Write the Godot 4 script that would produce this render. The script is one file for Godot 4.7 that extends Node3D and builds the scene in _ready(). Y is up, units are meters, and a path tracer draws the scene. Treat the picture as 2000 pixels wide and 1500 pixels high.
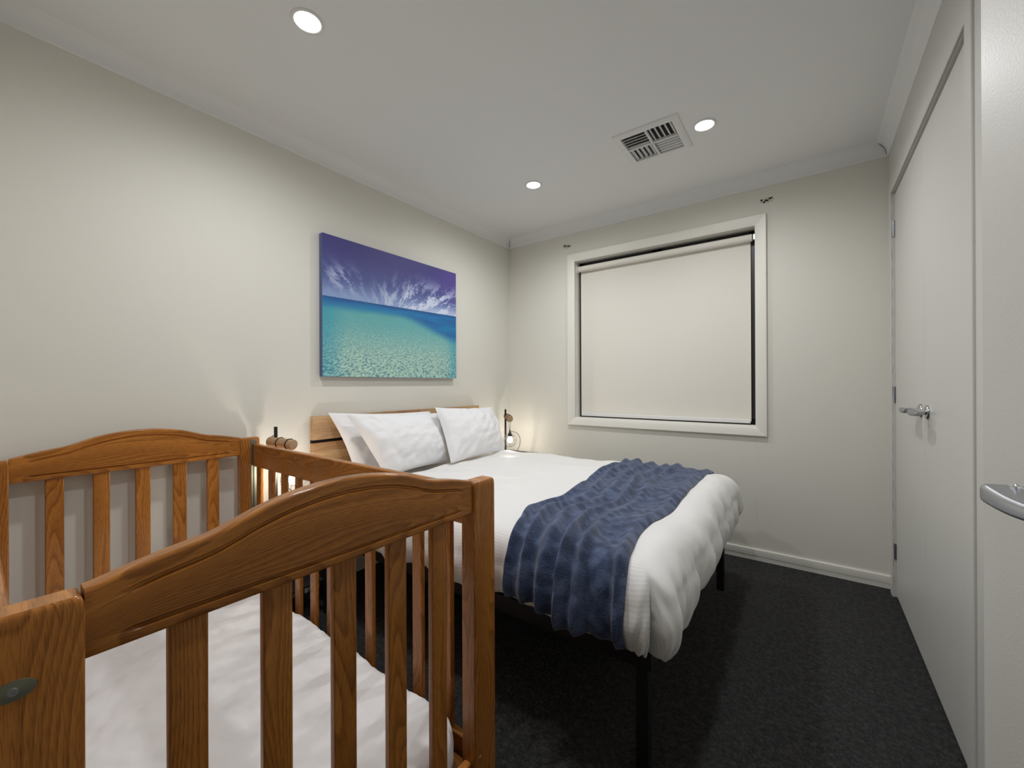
extends Node3D
# A small bedroom at night: double bed with a blue throw, wooden cot in the foreground, robe doors, window with a roller blind.
# World: left (headboard) wall x = 0, window wall z = 0, robe wall x = ROOM_W, doorway wall z = ROOM_D, ceiling 2.4 m.

const ROOM_W := 2.542
const ROOM_D := 3.03
const ROOM_H := 2.4

var M := {}
var names := {}
var noise := FastNoiseLite.new()
var soft := FastNoiseLite.new()

# ------------------------------------------------------------------ mesh building
class MB:
	var v := PackedVector3Array()
	var n := PackedVector3Array()
	var t := PackedVector2Array()
	# grid of points rows[i][j]; cj closes j; normals are area weighted and break where faces turn more than the crease angle
	func grid(rows: Array, cj := false, crease := 50.0, uo := Vector2.ZERO, uvs: Array = []) -> void:
		var ni: int = rows.size()
		var nj: int = rows[0].size()
		var qj := nj if cj else nj - 1
		var lim := cos(deg_to_rad(crease))
		var fn := []
		for i in ni - 1:
			var r := PackedVector3Array()
			for j in qj:
				var j2 := (j + 1) % nj
				var a: Vector3 = rows[i][j]
				var b: Vector3 = rows[i + 1][j]
				var c: Vector3 = rows[i + 1][j2]
				var d: Vector3 = rows[i][j2]
				r.append((c - a).cross(d - b))
			fn.append(r)
		var ul := PackedFloat32Array([0.0])
		var mid := nj / 2
		for i in range(1, ni):
			ul.append(ul[i - 1] + (rows[i][mid] - rows[i - 1][mid]).length())
		var vl := PackedFloat32Array([0.0])
		var ri := ni / 2
		for j in range(1, nj + 1):
			vl.append(vl[j - 1] + (rows[ri][j % nj] - rows[ri][j - 1]).length())
		for i in ni - 1:
			for j in qj:
				var own: Vector3 = fn[i][j]
				if own.length() < 1e-12:
					continue
				var own_n := own.normalized()
				var p := []
				for c in [[0, 0], [1, 0], [1, 1], [0, 1]]:
					var vi: int = i + c[0]
					var vj: int = j + c[1]
					var sum := Vector3.ZERO
					for di in [-1, 0]:
						var fi: int = vi + di
						if fi < 0 or fi >= ni - 1:
							continue
						for dj in [-1, 0]:
							var fj: int = vj + dj
							if cj:
								fj = (fj + qj) % qj
							elif fj < 0 or fj >= qj:
								continue
							var f: Vector3 = fn[fi][fj]
							if f.length() > 1e-12 and f.normalized().dot(own_n) > lim:
								sum += f
					var uvp := Vector2(ul[vi], vl[vj]) + uo
					if uvs.size():
						uvp = uvs[vi][vj % nj]
					p.append([rows[vi][vj % nj], sum.normalized(), uvp])
				for k in [0, 2, 1, 0, 3, 2]:
					v.append(p[k][0])
					n.append(p[k][1])
					t.append(p[k][2])
	func fan(ring: PackedVector3Array, turn := false, uo := Vector2.ZERO) -> void:
		var c := Vector3.ZERO
		for q in ring:
			c += q
		c /= ring.size()
		for j in ring.size():
			var a := ring[j]
			var b := ring[(j + 1) % ring.size()]
			if turn:
				var s := a
				a = b
				b = s
			var nn := (b - c).cross(a - c)
			nn = nn.normalized() if nn.length() > 1e-14 else Vector3.UP
			for q in [c, a, b]:
				v.append(q)
				n.append(nn)
				t.append(Vector2(q.x + q.y, q.z + q.y) * 0.5 + uo)
	func mesh() -> ArrayMesh:
		var a := []
		a.resize(Mesh.ARRAY_MAX)
		a[Mesh.ARRAY_VERTEX] = v
		a[Mesh.ARRAY_NORMAL] = n
		a[Mesh.ARRAY_TEX_UV] = t
		var m := ArrayMesh.new()
		m.add_surface_from_arrays(Mesh.PRIMITIVE_TRIANGLES, a)
		return m

# closed section loops in a plane
func rrect(w: float, h: float, r: float, seg := 2) -> PackedVector2Array:
	var out := PackedVector2Array()
	for q in [[1, 1, 0.0], [-1, 1, 90.0], [-1, -1, 180.0], [1, -1, 270.0]]:
		for k in seg + 1:
			var a := deg_to_rad(q[2] + 90.0 * k / seg)
			out.append(Vector2(q[0] * (w / 2 - r) + r * cos(a), q[1] * (h / 2 - r) + r * sin(a)))
	return out

func place2(p: Vector2, along: float, axis: int) -> Vector3:
	if axis == 0:
		return Vector3(along, p.x, p.y)
	if axis == 1:
		return Vector3(p.y, along, p.x)
	return Vector3(p.x, p.y, along)

# a bar with rounded edges, centred, its grain along the axis
func bar_into(b: MB, size: Vector3, axis: int, r: float, at := Vector3.ZERO, uo := Vector2.ZERO, seg := 2) -> void:
	var w := [size.y, size.x, size.x]
	var h := [size.z, size.z, size.y]
	var ww: float = w[axis]
	var hh: float = h[axis]
	if axis == 1:
		ww = size.z
		hh = size.x
	var ll: float = size[axis]
	r = min(r, min(ww, hh) * 0.49)
	var c: float = min(r, ll * 0.3)
	var rows := []
	var full := rrect(ww, hh, r, seg)
	for k in seg + 1:
		var a := deg_to_rad(90.0 * k / seg)
		var ins := c * (1.0 - sin(a))
		rows.append(sect(full, ww, hh, ins, -ll / 2 + c * (1.0 - cos(a)), axis, at))
	for k in seg + 1:
		var a := deg_to_rad(90.0 - 90.0 * k / seg)
		var ins := c * (1.0 - sin(a))
		rows.append(sect(full, ww, hh, ins, ll / 2 - c * (1.0 - cos(a)), axis, at))
	b.grid(rows, true, 50.0, uo)
	b.fan(rows[0], true, uo)
	b.fan(rows[-1], false, uo)

func sect(full: PackedVector2Array, w: float, h: float, ins: float, along: float, axis: int, at: Vector3) -> PackedVector3Array:
	var out := PackedVector3Array()
	var s := Vector2((w - 2 * ins) / w, (h - 2 * ins) / h)
	for q in full:
		out.append(at + place2(q * s, along, axis))
	return out

func bar(size: Vector3, axis := 1, r := 0.003, uo := Vector2.ZERO, seg := 2) -> ArrayMesh:
	var b := MB.new()
	bar_into(b, size, axis, r, Vector3.ZERO, uo, seg)
	return b.mesh()

func box_between(a: Vector3, c: Vector3, r := 0.001) -> ArrayMesh:
	var b := MB.new()
	var s := (c - a).abs()
	var axis := 0
	if s.y > s.x and s.y > s.z:
		axis = 1
	elif s.z > s.x:
		axis = 2
	bar_into(b, s, axis, r, (a + c) / 2, Vector2.ZERO, 1)
	return b.mesh()

func tube_into(b: MB, path: Array, rad: float, seg := 8, caps := true) -> void:
	var rows := []
	var up := Vector3(0.123, 0.95, 0.31).normalized()
	for i in path.size():
		var d: Vector3 = (path[min(i + 1, path.size() - 1)] - path[max(i - 1, 0)]).normalized()
		var s := d.cross(up)
		if s.length() < 0.1:
			s = d.cross(Vector3(1, 0.1, 0.2))
		s = s.normalized()
		up = s.cross(d).normalized()
		var r := PackedVector3Array()
		for k in seg:
			var a := TAU * k / seg
			r.append(path[i] + s * cos(a) * rad + up * sin(a) * rad)
		rows.append(r)
	b.grid(rows, true, 80.0)
	if caps:
		b.fan(rows[0], true)
		b.fan(rows[-1], false)

func tube(path: Array, rad: float, seg := 8) -> ArrayMesh:
	var b := MB.new()
	tube_into(b, path, rad, seg)
	return b.mesh()

func lathe_into(b: MB, prof: Array, seg := 24, at := Vector3.ZERO, basis := Basis.IDENTITY, crease := 50.0) -> void:
	var rows := []
	for q in prof:
		var r := PackedVector3Array()
		for k in seg:
			var a := TAU * k / seg
			r.append(at + basis * Vector3(max(q[0], 0.00001) * cos(a), q[1], max(q[0], 0.00001) * sin(a)))
		rows.append(r)
	b.grid(rows, true, crease)

func lathe(prof: Array, seg := 24, at := Vector3.ZERO, basis := Basis.IDENTITY) -> ArrayMesh:
	var b := MB.new()
	lathe_into(b, prof, seg, at, basis)
	return b.mesh()

# ------------------------------------------------------------------ scene tree
func numbered(s: String) -> String:
	if not names.has(s):
		names[s] = 0
		return s
	names[s] += 1
	return "%s_%03d" % [s, names[s]]

func obj(called: String, mesh: Mesh, m: Material, parent: Node = self, at := Vector3.ZERO) -> MeshInstance3D:
	var o := MeshInstance3D.new()
	o.name = numbered(called) if parent == self else called
	o.mesh = mesh
	o.material_override = m
	o.position = at
	o.cast_shadow = GeometryInstance3D.SHADOW_CASTING_SETTING_ON
	parent.add_child(o, true)
	return o

func tag(o: Node, label: String, category: String, group := "") -> Node:
	o.set_meta("label", label)
	o.set_meta("category", category)
	if group != "":
		o.set_meta("group", group)
	return o

func thing(called: String, label: String, category: String, at := Vector3.ZERO, turn := 0.0, group := "") -> Node3D:
	var o := Node3D.new()
	o.name = numbered(called)
	add_child(o)
	o.position = at
	o.rotation.y = turn
	tag(o, label, category, group)
	return o

func struct(called: String, mesh: Mesh, m: Material) -> MeshInstance3D:
	var o := obj(called, mesh, m)
	o.set_meta("kind", "structure")
	return o

func struct_root(called: String, at := Vector3.ZERO, turn := 0.0) -> Node3D:
	var o := Node3D.new()
	o.name = numbered(called)
	add_child(o)
	o.position = at
	o.rotation.y = turn
	o.set_meta("kind", "structure")
	return o

# ------------------------------------------------------------------ materials
func mat(c: Color, rough := 0.6, metal := 0.0) -> StandardMaterial3D:
	var m := StandardMaterial3D.new()
	m.albedo_color = c
	m.roughness = rough
	m.metallic = metal
	return m

func tex(img: Image) -> ImageTexture:
	img.generate_mipmaps()
	return ImageTexture.create_from_image(img)

func seamless(w: int, h: int, freq: float, oct: int, sd: int) -> Image:
	var f := FastNoiseLite.new()
	f.seed = sd
	f.noise_type = FastNoiseLite.TYPE_SIMPLEX_SMOOTH
	f.frequency = freq
	f.fractal_octaves = oct
	return f.get_seamless_image(w, h)

func wood_image(w: int, h: int, sd: int, dark: Color, lite: Color, rings: float) -> Image:
	var f := FastNoiseLite.new()
	f.seed = sd
	f.frequency = 1.0
	f.fractal_octaves = 2
	var g := FastNoiseLite.new()
	g.seed = sd + 5
	g.frequency = 1.0
	g.fractal_octaves = 1
	var img := Image.create(w, h, false, Image.FORMAT_RGB8)
	for y in h:
		var b := float(y) / h
		for x in w:
			var a := float(x) / w
			var warp := f.get_noise_2d(a * 2.6, b * 3.5)
			var ring := fposmod((b + warp * 0.13) * rings, 1.0)
			var k := ring * ring * (1.0 - smoothstep(0.86, 1.0, ring))
			var pore := g.get_noise_2d(a * 60.0, b * 420.0)
			var s := clampf(0.74 - k * 0.46 - maxf(pore - 0.1, 0.0) * 0.5 + warp * 0.22, 0.0, 1.0)
			img.set_pixel(x, y, dark.lerp(lite, s))
	return img

func print_image() -> Image:   # the seascape on the canvas: flat print
	var w := 1024
	var h := 768
	var img := Image.create(w, h, false, Image.FORMAT_RGB8)
	var f := FastNoiseLite.new()
	f.seed = 11
	f.frequency = 1.0
	f.fractal_octaves = 4
	var g := FastNoiseLite.new()
	g.seed = 23
	g.frequency = 1.0
	g.fractal_octaves = 3
	for y in h:
		for x in w:
			var u := float(x) / w
			var v := float(y) / h
			var hor := 0.435 - 0.025 * u
			var c: Color
			if v < hor:
				var k := v / hor
				c = Color8(66, 62, 128).lerp(Color8(78, 90, 148), smoothstep(0.1, 0.75, k)).lerp(Color8(134, 156, 200), smoothstep(0.6, 1.0, k))
				c = c.lerp(Color8(94, 74, 152), smoothstep(0.72, 1.0, u) * smoothstep(1.0, 0.2, k) * 0.7)
				# clouds fan out from a point low on the right
				var p := Vector2(u - 0.40, hor + 0.22 - v)
				var ang := atan2(p.x, p.y)
				var rr := p.length()
				var n := f.get_noise_2d(ang * 5.0 + 3.0, rr * 4.0) + 0.55 * g.get_noise_2d(ang * 13.0, rr * 7.0 + 5.0) + 0.4 * g.get_noise_2d(ang * 22.0 + 9.0, rr * 30.0)
				var dens := smoothstep(0.18, 0.85, k) * smoothstep(0.33, 0.62, u) * 1.25
				dens = maxf(dens, exp(-pow((u - 0.13) / 0.13, 2.0) - pow((k - 0.68 - 0.35 * (u - 0.13)) / 0.2, 2.0)) * 0.85)
				dens = maxf(dens, exp(-pow((u - 0.42) / 0.12, 2.0)) * smoothstep(0.45, 0.8, k) * 0.75)
				var cl := clampf(smoothstep(-0.28, 0.5, n) * dens, 0.0, 1.0)
				cl = maxf(cl, smoothstep(0.78, 1.0, k) * smoothstep(0.35, 0.8, u) * 0.62)
				c = c.lerp(Color8(214, 222, 240), cl * 0.92)
			else:
				var k := (v - hor) / (1.0 - hor)
				var n := f.get_noise_2d(u * 3.0, v * 14.0)
				var wz := 1.0 / (k + 0.16)
				var rip := g.get_noise_2d((u - 0.5) * wz * 42.0, wz * 34.0) + 0.35 * g.get_noise_2d((u - 0.5) * wz * 14.0 + 7.0, wz * 12.0)
				var band := 0.10 + 0.30 * smoothstep(0.45, 1.05, u) + 0.03 * n
				var deep := Color8(26, 92, 158).lerp(Color8(22, 120, 178), clampf(0.5 + n, 0, 1))
				var shallow := Color8(100, 174, 176).lerp(Color8(166, 200, 186), smoothstep(0.15, 0.8, k))
				shallow = shallow.lerp(Color8(40, 146, 178), smoothstep(0.16, 0.0, u) * 0.55 + smoothstep(0.86, 1.0, u) * 0.5)
				c = deep.lerp(shallow, smoothstep(band - 0.07, band + 0.09, k))
				var amp := 0.10 + 0.85 * k
				c = c.lerp(Color8(50, 118, 136), clampf(-rip * amp * 1.5, 0.0, 0.7))
				c = c.lerp(Color8(214, 238, 220), clampf(rip * amp * 1.1 - 0.05, 0.0, 0.6))
				c = c.lerp(Color8(20, 74, 132), smoothstep(0.05, 0.0, k) * 0.7)
			img.set_pixel(x, y, c)
	return img

func make_materials() -> void:
	var peel := tex(seamless(512, 512, 0.09, 2, 3))
	M.wall = mat(Color8(223, 221, 211), 0.75)
	M.ceiling = mat(Color8(232, 232, 231), 0.85)
	M.trim = mat(Color8(233, 231, 221), 0.42)
	M.robe = mat(Color8(207, 206, 200), 0.42)
	for k in ["wall", "robe"]:
		M[k].uv1_triplanar = true
		M[k].uv1_world_triplanar = true
		M[k].uv1_scale = Vector3(5, 5, 5)
		M[k].heightmap_enabled = true
		M[k].heightmap_scale = 0.012
		M[k].heightmap_texture = peel
	# carpet: loop pile in rows
	var cn := seamless(512, 512, 0.02, 3, 8)
	var cimg := Image.create(512, 512, false, Image.FORMAT_RGB8)
	var chei := Image.create(512, 512, false, Image.FORMAT_RGB8)
	var rng := RandomNumberGenerator.new()
	rng.seed = 4
	var tone := PackedFloat32Array()
	for i in 64 * 64:
		tone.append(rng.randf())
	for y in 512:
		for x in 512:
			var cx := x / 8
			var cy := y / 8
			var row := (y + (4 if cx % 2 == 1 else 0)) % 512 / 8
			var lx := (float(x % 8) + 0.5) / 8.0 - 0.5
			var ly := (float((y + (4 if cx % 2 == 1 else 0)) % 8) + 0.5) / 8.0 - 0.5
			var hh := clampf(1.0 - 2.6 * (lx * lx + ly * ly), 0.0, 1.0)
			var t0 := tone[(cx * 64 + row) % 4096]
			var s := 0.55 + 0.45 * t0 + 0.5 * (cn.get_pixel(x, y).r - 0.5)
			cimg.set_pixel(x, y, Color(0.228, 0.226, 0.226) * s)
			chei.set_pixel(x, y, Color(hh, hh, hh))
	M.carpet = mat(Color(1, 1, 1), 1.0)
	M.carpet.albedo_texture = tex(cimg)
	M.carpet.uv1_triplanar = true
	M.carpet.uv1_world_triplanar = true
	M.carpet.uv1_scale = Vector3(3.2, 3.2, 3.2)
	M.carpet.heightmap_enabled = true
	M.carpet.heightmap_scale = 0.25
	M.carpet.heightmap_texture = tex(chei)
	# cot wood
	M.wood = mat(Color(1, 1, 1), 0.32)
	M.wood.albedo_texture = tex(wood_image(1536, 768, 2, Color8(112, 66, 25), Color8(208, 138, 64), 40.0))
	M.wood.uv1_scale = Vector3(0.5, 2.0, 1.0)
	M.wood.clearcoat_enabled = true
	M.wood.metallic_specular = 0.3
	M.wood.clearcoat = 0.4
	M.wood.clearcoat_roughness = 0.12
	# oak of the headboard in four tones, and of the lamp logs
	var oak := tex(wood_image(1024, 256, 9, Color8(176, 144, 110), Color8(216, 192, 160), 12.0))
	for k in 4:
		var m := mat([Color8(255, 250, 244), Color8(236, 222, 204), Color8(250, 238, 216), Color8(222, 200, 174)][k], 0.55)
		m.albedo_texture = oak
		m.uv1_scale = Vector3(0.8, 3.0, 1.0)
		M["oak%d" % k] = m
	M.log = mat(Color8(222, 214, 202), 0.7)
	M.log.albedo_texture = oak
	M.log.uv1_scale = Vector3(2.0, 4.0, 1.0)
	M.print = mat(Color(1, 1, 1), 0.6)
	M.print.albedo_texture = tex(print_image())
	M.canvas_edge = mat(Color8(88, 104, 140), 0.7)
	# fabrics
	var stripes := Image.create(16, 64, false, Image.FORMAT_RGB8)
	for y in 64:
		for x in 16:
			var s := 0.5 + 0.5 * clampf(3.0 * sin(TAU * y / 32.0), -1.0, 1.0)
			stripes.set_pixel(x, y, Color8(240, 239, 237).lerp(Color8(232, 231, 228), s))
	M.duvet = mat(Color(1, 1, 1), 0.62)
	M.duvet.albedo_texture = tex(stripes)
	M.duvet.uv1_scale = Vector3(1.0 / 0.02, 1.0 / 0.024, 1.0)
	M.duvet.rim_enabled = true
	M.duvet.rim = 0.25
	M.pillow = mat(Color8(238, 238, 239), 0.8)
	M.linen = mat(Color8(228, 226, 222), 0.85)
	M.cot_sheet = mat(Color8(232, 231, 231), 0.85)
	var pl := seamless(512, 512, 0.012, 4, 31)
	var pf := seamless(512, 512, 0.12, 2, 32)
	var bl := Image.create(512, 512, false, Image.FORMAT_RGB8)
	for y in 512:
		for x in 512:
			var s := smoothstep(0.14, 0.86, pl.get_pixel(x, y).r * 0.85 + pf.get_pixel(x, y).r * 0.15)
			s = clampf(s + (pf.get_pixel((x * 3) % 512, (y * 3) % 512).r - 0.5) * 0.3, 0.0, 1.0)
			bl.set_pixel(x, y, Color8(42, 55, 84).lerp(Color8(84, 99, 131), s))  # sheen of the plush nap, painted into the colour as light and dark mottling
	M.throw = mat(Color(1, 1, 1), 0.95)
	M.throw.albedo_texture = tex(bl)
	M.throw.uv1_scale = Vector3(3.0, 3.0, 1.0)
	M.throw.rim_enabled = true
	M.throw.rim = 0.4
	M.throw.rim_tint = 0.6
	M.throw.heightmap_enabled = true
	M.throw.heightmap_scale = 0.12
	M.throw.heightmap_texture = tex(pf)
	var wn := seamless(256, 256, 0.2, 2, 40)
	M.blind = mat(Color8(231, 227, 216), 0.8)
	M.blind.heightmap_enabled = true
	M.blind.heightmap_scale = 0.02
	M.blind.heightmap_texture = tex(wn)
	M.blind.uv1_triplanar = true
	M.blind.uv1_scale = Vector3(9, 9, 9)
	# metals and the rest
	M.black = mat(Color8(24, 24, 25), 0.45)
	M.cord = mat(Color8(22, 21, 21), 0.7)
	M.chrome = mat(Color8(198, 199, 202), 0.2, 1.0)
	M.satin = mat(Color8(170, 172, 176), 0.38, 1.0)
	M.track = mat(Color8(150, 152, 132), 0.4, 1.0)
	M.alu = mat(Color8(60, 60, 62), 0.4, 0.6)
	M.duct = mat(Color8(132, 133, 135), 0.7)
	M.plastic = mat(Color8(226, 226, 224), 0.45)
	M.plaster = mat(Color8(205, 201, 192), 0.95)
	M.plug = mat(Color8(62, 58, 52), 0.8)
	M.glass = mat(Color(0.9, 0.95, 0.95, 0.12), 0.02)
	M.glass.transparency = BaseMaterial3D.TRANSPARENCY_ALPHA
	M.led = mat(Color8(255, 255, 255), 0.5)
	M.led.emission_enabled = true
	M.led.emission = Color(1.0, 0.99, 0.98)
	M.led.emission_energy_multiplier = 14.0
	M.bulb = mat(Color8(255, 250, 240), 0.3)
	M.bulb.emission_enabled = true
	M.bulb.emission = Color(1.0, 0.95, 0.87)
	M.bulb.emission_energy_multiplier = 9.0

# ------------------------------------------------------------------ _ready
func _ready() -> void:
	noise.seed = 7
	noise.frequency = 1.0
	noise.fractal_octaves = 3
	soft.seed = 21
	soft.frequency = 1.0
	soft.fractal_type = FastNoiseLite.FRACTAL_NONE

	var cam := Camera3D.new()
	cam.name = "camera"
	cam.fov = 86.365
	cam.near = 0.02
	cam.rotation_order = EULER_ORDER_YXZ
	cam.position = Vector3(2.1888, 1.1082, 2.9823)
	cam.rotation = Vector3(0.0009, 0.6274, -0.004)
	add_child(cam)
	cam.current = true
	var we := WorldEnvironment.new()
	we.name = "environment"
	var e := Environment.new()
	e.background_mode = Environment.BG_COLOR
	e.background_color = Color(0.012, 0.014, 0.02)
	e.tonemap_mode = Environment.TONE_MAPPER_LINEAR
	e.tonemap_exposure = 1.0
	e.sdfgi_enabled = true
	e.ssao_enabled = true
	e.ssil_enabled = true
	we.environment = e
	add_child(we)

	make_materials()
	downlights()
	room()
	window_and_blind()
	robe()
	entry_door()
	bed()
	cot()
	wall_art()
	bedside()
	vent()
	wall_marks()

# ------------------------------------------------------------------ ceiling lamps
const LED_ENERGY := 0.73
func downlights() -> void:
	var spots := [
		[Vector3(0.753, ROOM_H, 2.23), "recessed round ceiling downlight above the cot, nearest the camera"],
		[Vector3(0.75, ROOM_H, 0.753), "recessed round ceiling downlight above the pillows, left of the air vent"],
		[Vector3(1.772, ROOM_H, 0.761), "recessed round ceiling downlight right beside the air vent"],
		[Vector3(1.772, ROOM_H, 2.23), "recessed round ceiling downlight above the gap between cot and robe"]]
	for s in spots:
		var t := thing("ceiling_downlight", s[1], "downlight", s[0], 0.0, "ceiling downlights")
		obj("trim_ring", lathe([[0.042, 0.004], [0.043, -0.003], [0.048, -0.006], [0.054, -0.004], [0.056, 0.0]], 40), M.plastic, t)
		obj("diffuser", lathe([[0.0, -0.001], [0.02, -0.001], [0.042, -0.001], [0.042, 0.004], [0.0, 0.004]], 40), M.led, t)
		var l := SpotLight3D.new()
		l.name = "lamp"
		l.spot_angle = 88.0
		l.spot_angle_attenuation = 1.0
		l.spot_attenuation = 2.0
		l.spot_range = 8.0
		l.light_size = 0.044
		l.light_energy = LED_ENERGY
		l.light_color = Color(0.99, 0.99, 1.0)
		l.shadow_enabled = true
		l.rotation.x = -PI / 2
		l.position.y = -0.042
		t.add_child(l)

# ------------------------------------------------------------------ room shell
func wall_with_hole(called: String, a: Vector3, u: Vector3, lenu: float, thick: Vector3, h0: float, h1: float, y0: float, y1: float, paint := "wall") -> void:
	# wall in four pieces round an opening, one mesh
	var b := MB.new()
	var parts := [[0.0, h0, 0.0, ROOM_H], [h1, lenu, 0.0, ROOM_H], [h0, h1, y1, ROOM_H]]
	if y0 > 0.0:
		parts.append([h0, h1, 0.0, y0])
	for p in parts:
		var lo: Vector3 = a + u * p[0] + Vector3.UP * p[2]
		var hi: Vector3 = a + u * p[1] + Vector3.UP * p[3] + thick
		bar_into(b, (hi - lo).abs(), 1, 0.0004, (lo + hi) / 2, Vector2.ZERO, 1)
	struct(called, b.mesh(), M[paint])

func profile_run(prof: Array, a: Vector3, c: Vector3, inward: Vector3, trim_a: float, trim_c: float) -> ArrayMesh:
	# a section (out from the wall, up) swept from a to c; mitred by its own depth times trim at the ends
	var d := (c - a).normalized()
	var rows := []
	for k in 2:
		var r := PackedVector3Array()
		for q in prof:
			var shift: float = q[0] * (trim_a if k == 0 else -trim_c)
			r.append((a if k == 0 else c) + inward * q[0] + Vector3.UP * q[1] + d * shift)
		rows.append(r)
	var b := MB.new()
	b.grid(rows, true, 40.0)
	b.fan(rows[0], true)
	b.fan(rows[1], false)
	return b.mesh()

func room() -> void:
	var T := 0.1
	struct("floor", box_between(Vector3(-T, -T, -T), Vector3(ROOM_W + 0.75, 0, ROOM_D + 1.3)), M.carpet)
	var cb := MB.new()
	var vx := Vector2(1.520 - 0.129, 1.520 + 0.129)
	var vz := Vector2(0.775 - 0.129, 0.775 + 0.129)
	for q in [[-T, vx.x, -T, ROOM_D + 1.3], [vx.y, ROOM_W + 0.75, -T, ROOM_D + 1.3], [vx.x, vx.y, -T, vz.x], [vx.x, vx.y, vz.y, ROOM_D + 1.3]]:
		bar_into(cb, Vector3(q[1] - q[0], T, q[3] - q[2]), 2, 0.0002, Vector3((q[0] + q[1]) / 2, ROOM_H + T / 2, (q[2] + q[3]) / 2), Vector2.ZERO, 1)
	struct("ceiling", cb.mesh(), M.ceiling)
	struct("wall_left", box_between(Vector3(-T, 0, -T), Vector3(0, ROOM_H, ROOM_D + T)), M.wall)
	wall_with_hole("wall_back", Vector3(0, 0, -0.13), Vector3.RIGHT, ROOM_W + 0.75, Vector3(0, 0, 0.13), 0.652, 1.925, 0.832, 2.106)
	wall_with_hole("wall_right", Vector3(ROOM_W, 0, 0), Vector3.BACK, ROOM_D + T, Vector3(T, 0, 0), 0.10, 1.352, 0.0, 2.098, "robe")
	wall_with_hole("wall_front", Vector3(0, 0, ROOM_D), Vector3.RIGHT, ROOM_W, Vector3(0, 0, T), 1.66, 2.505, 0.0, 2.08)
	# inside of the robe and the hall behind the doorway close the shell
	struct("wall_robe_back", box_between(Vector3(ROOM_W + 0.65, 0, 0), Vector3(ROOM_W + 0.75, ROOM_H, ROOM_D + 1.3)), M.wall)
	struct("wall_hall_far", box_between(Vector3(-T, 0, ROOM_D + 1.2), Vector3(ROOM_W + 0.65, ROOM_H, ROOM_D + 1.3)), M.wall)
	struct("wall_hall_left", box_between(Vector3(-T, 0, ROOM_D + T), Vector3(0, ROOM_H, ROOM_D + 1.2)), M.wall)
	# coved cornice
	var cove := [[0.0, -0.07], [0.004, -0.07], [0.007, -0.064]]
	for k in 9:
		var a := deg_to_rad(8.0 + 74.0 * k / 8.0)
		cove.append([0.055 - 0.048 * cos(a) , -0.07 + 0.008 + 0.058 * sin(a) ])
	cove.append([0.055, 0.0])
	cove.append([0.0, 0.0])
	var P := [Vector3(0, ROOM_H, 0), Vector3(ROOM_W, ROOM_H, 0), Vector3(ROOM_W, ROOM_H, ROOM_D), Vector3(0, ROOM_H, ROOM_D)]
	struct("trim_1", profile_run(cove, P[0], P[3], Vector3.RIGHT, 1, 1), M.ceiling)
	struct("trim_2", profile_run(cove, P[0], P[1], Vector3.BACK, 1, 1), M.ceiling)
	struct("trim_3", profile_run(cove, P[1], P[2], Vector3.LEFT, 1, 1), M.ceiling)
	struct("trim_4", profile_run(cove, P[3], P[2], Vector3.FORWARD, 1, 1), M.ceiling)
	var base := [[0.0, 0.0], [0.012, 0.0], [0.012, 0.028], [0.0145, 0.031], [0.0145, 0.061], [0.012, 0.068], [0.0, 0.070]]
	struct("baseboard_back", profile_run(base, Vector3(0, 0, 0), Vector3(ROOM_W, 0, 0), Vector3.BACK, 0, 0), M.trim)
	struct("baseboard_left", profile_run(base, Vector3(0, 0, 0.0145), Vector3(0, 0, ROOM_D), Vector3.RIGHT, 0, 0), M.trim)
	struct("baseboard_front", profile_run(base, Vector3(0.0145, 0, ROOM_D), Vector3(1.59, 0, ROOM_D), Vector3.FORWARD, 0, 0), M.trim)
	struct("baseboard_right", profile_run(base, Vector3(ROOM_W, 0, 1.425), Vector3(ROOM_W, 0, ROOM_D), Vector3.LEFT, 0, 0), M.trim)

# mitred boards round an opening in a plane; org + ux * x + uy * y, out = normal
func frame_boards(parent: Node, called: String, org: Vector3, ux: Vector3, out: Vector3, x0: float, x1: float, y0: float, y1: float, wd: float, prof: Array, m: Material, with_bottom := true) -> void:
	# prof: [distance from the opening edge outward 0..wd, thickness]
	var c := [[Vector2(x0, y0), Vector2(-1, -1)], [Vector2(x0, y1), Vector2(-1, 1)], [Vector2(x1, y1), Vector2(1, 1)], [Vector2(x1, y0), Vector2(1, -1)]]
	for k in 4:
		if k == 3 and not with_bottom:
			continue
		var rows := []
		for e in [c[k], c[(k + 1) % 4]]:
			var r := PackedVector3Array()
			for q in prof:
				var dir: Vector2 = e[1]
				if not with_bottom and e[0].y == y0:
					dir.y = 0.0
				var p: Vector2 = e[0] + dir * q[0]
				r.append(org + ux * p.x + Vector3.UP * p.y + out * q[1])
			rows.append(r)
		var b := MB.new()
		b.grid(rows, true, 30.0)
		b.fan(rows[0], true)
		b.fan(rows[1], false)
		obj(called, b.mesh(), m, parent)

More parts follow.
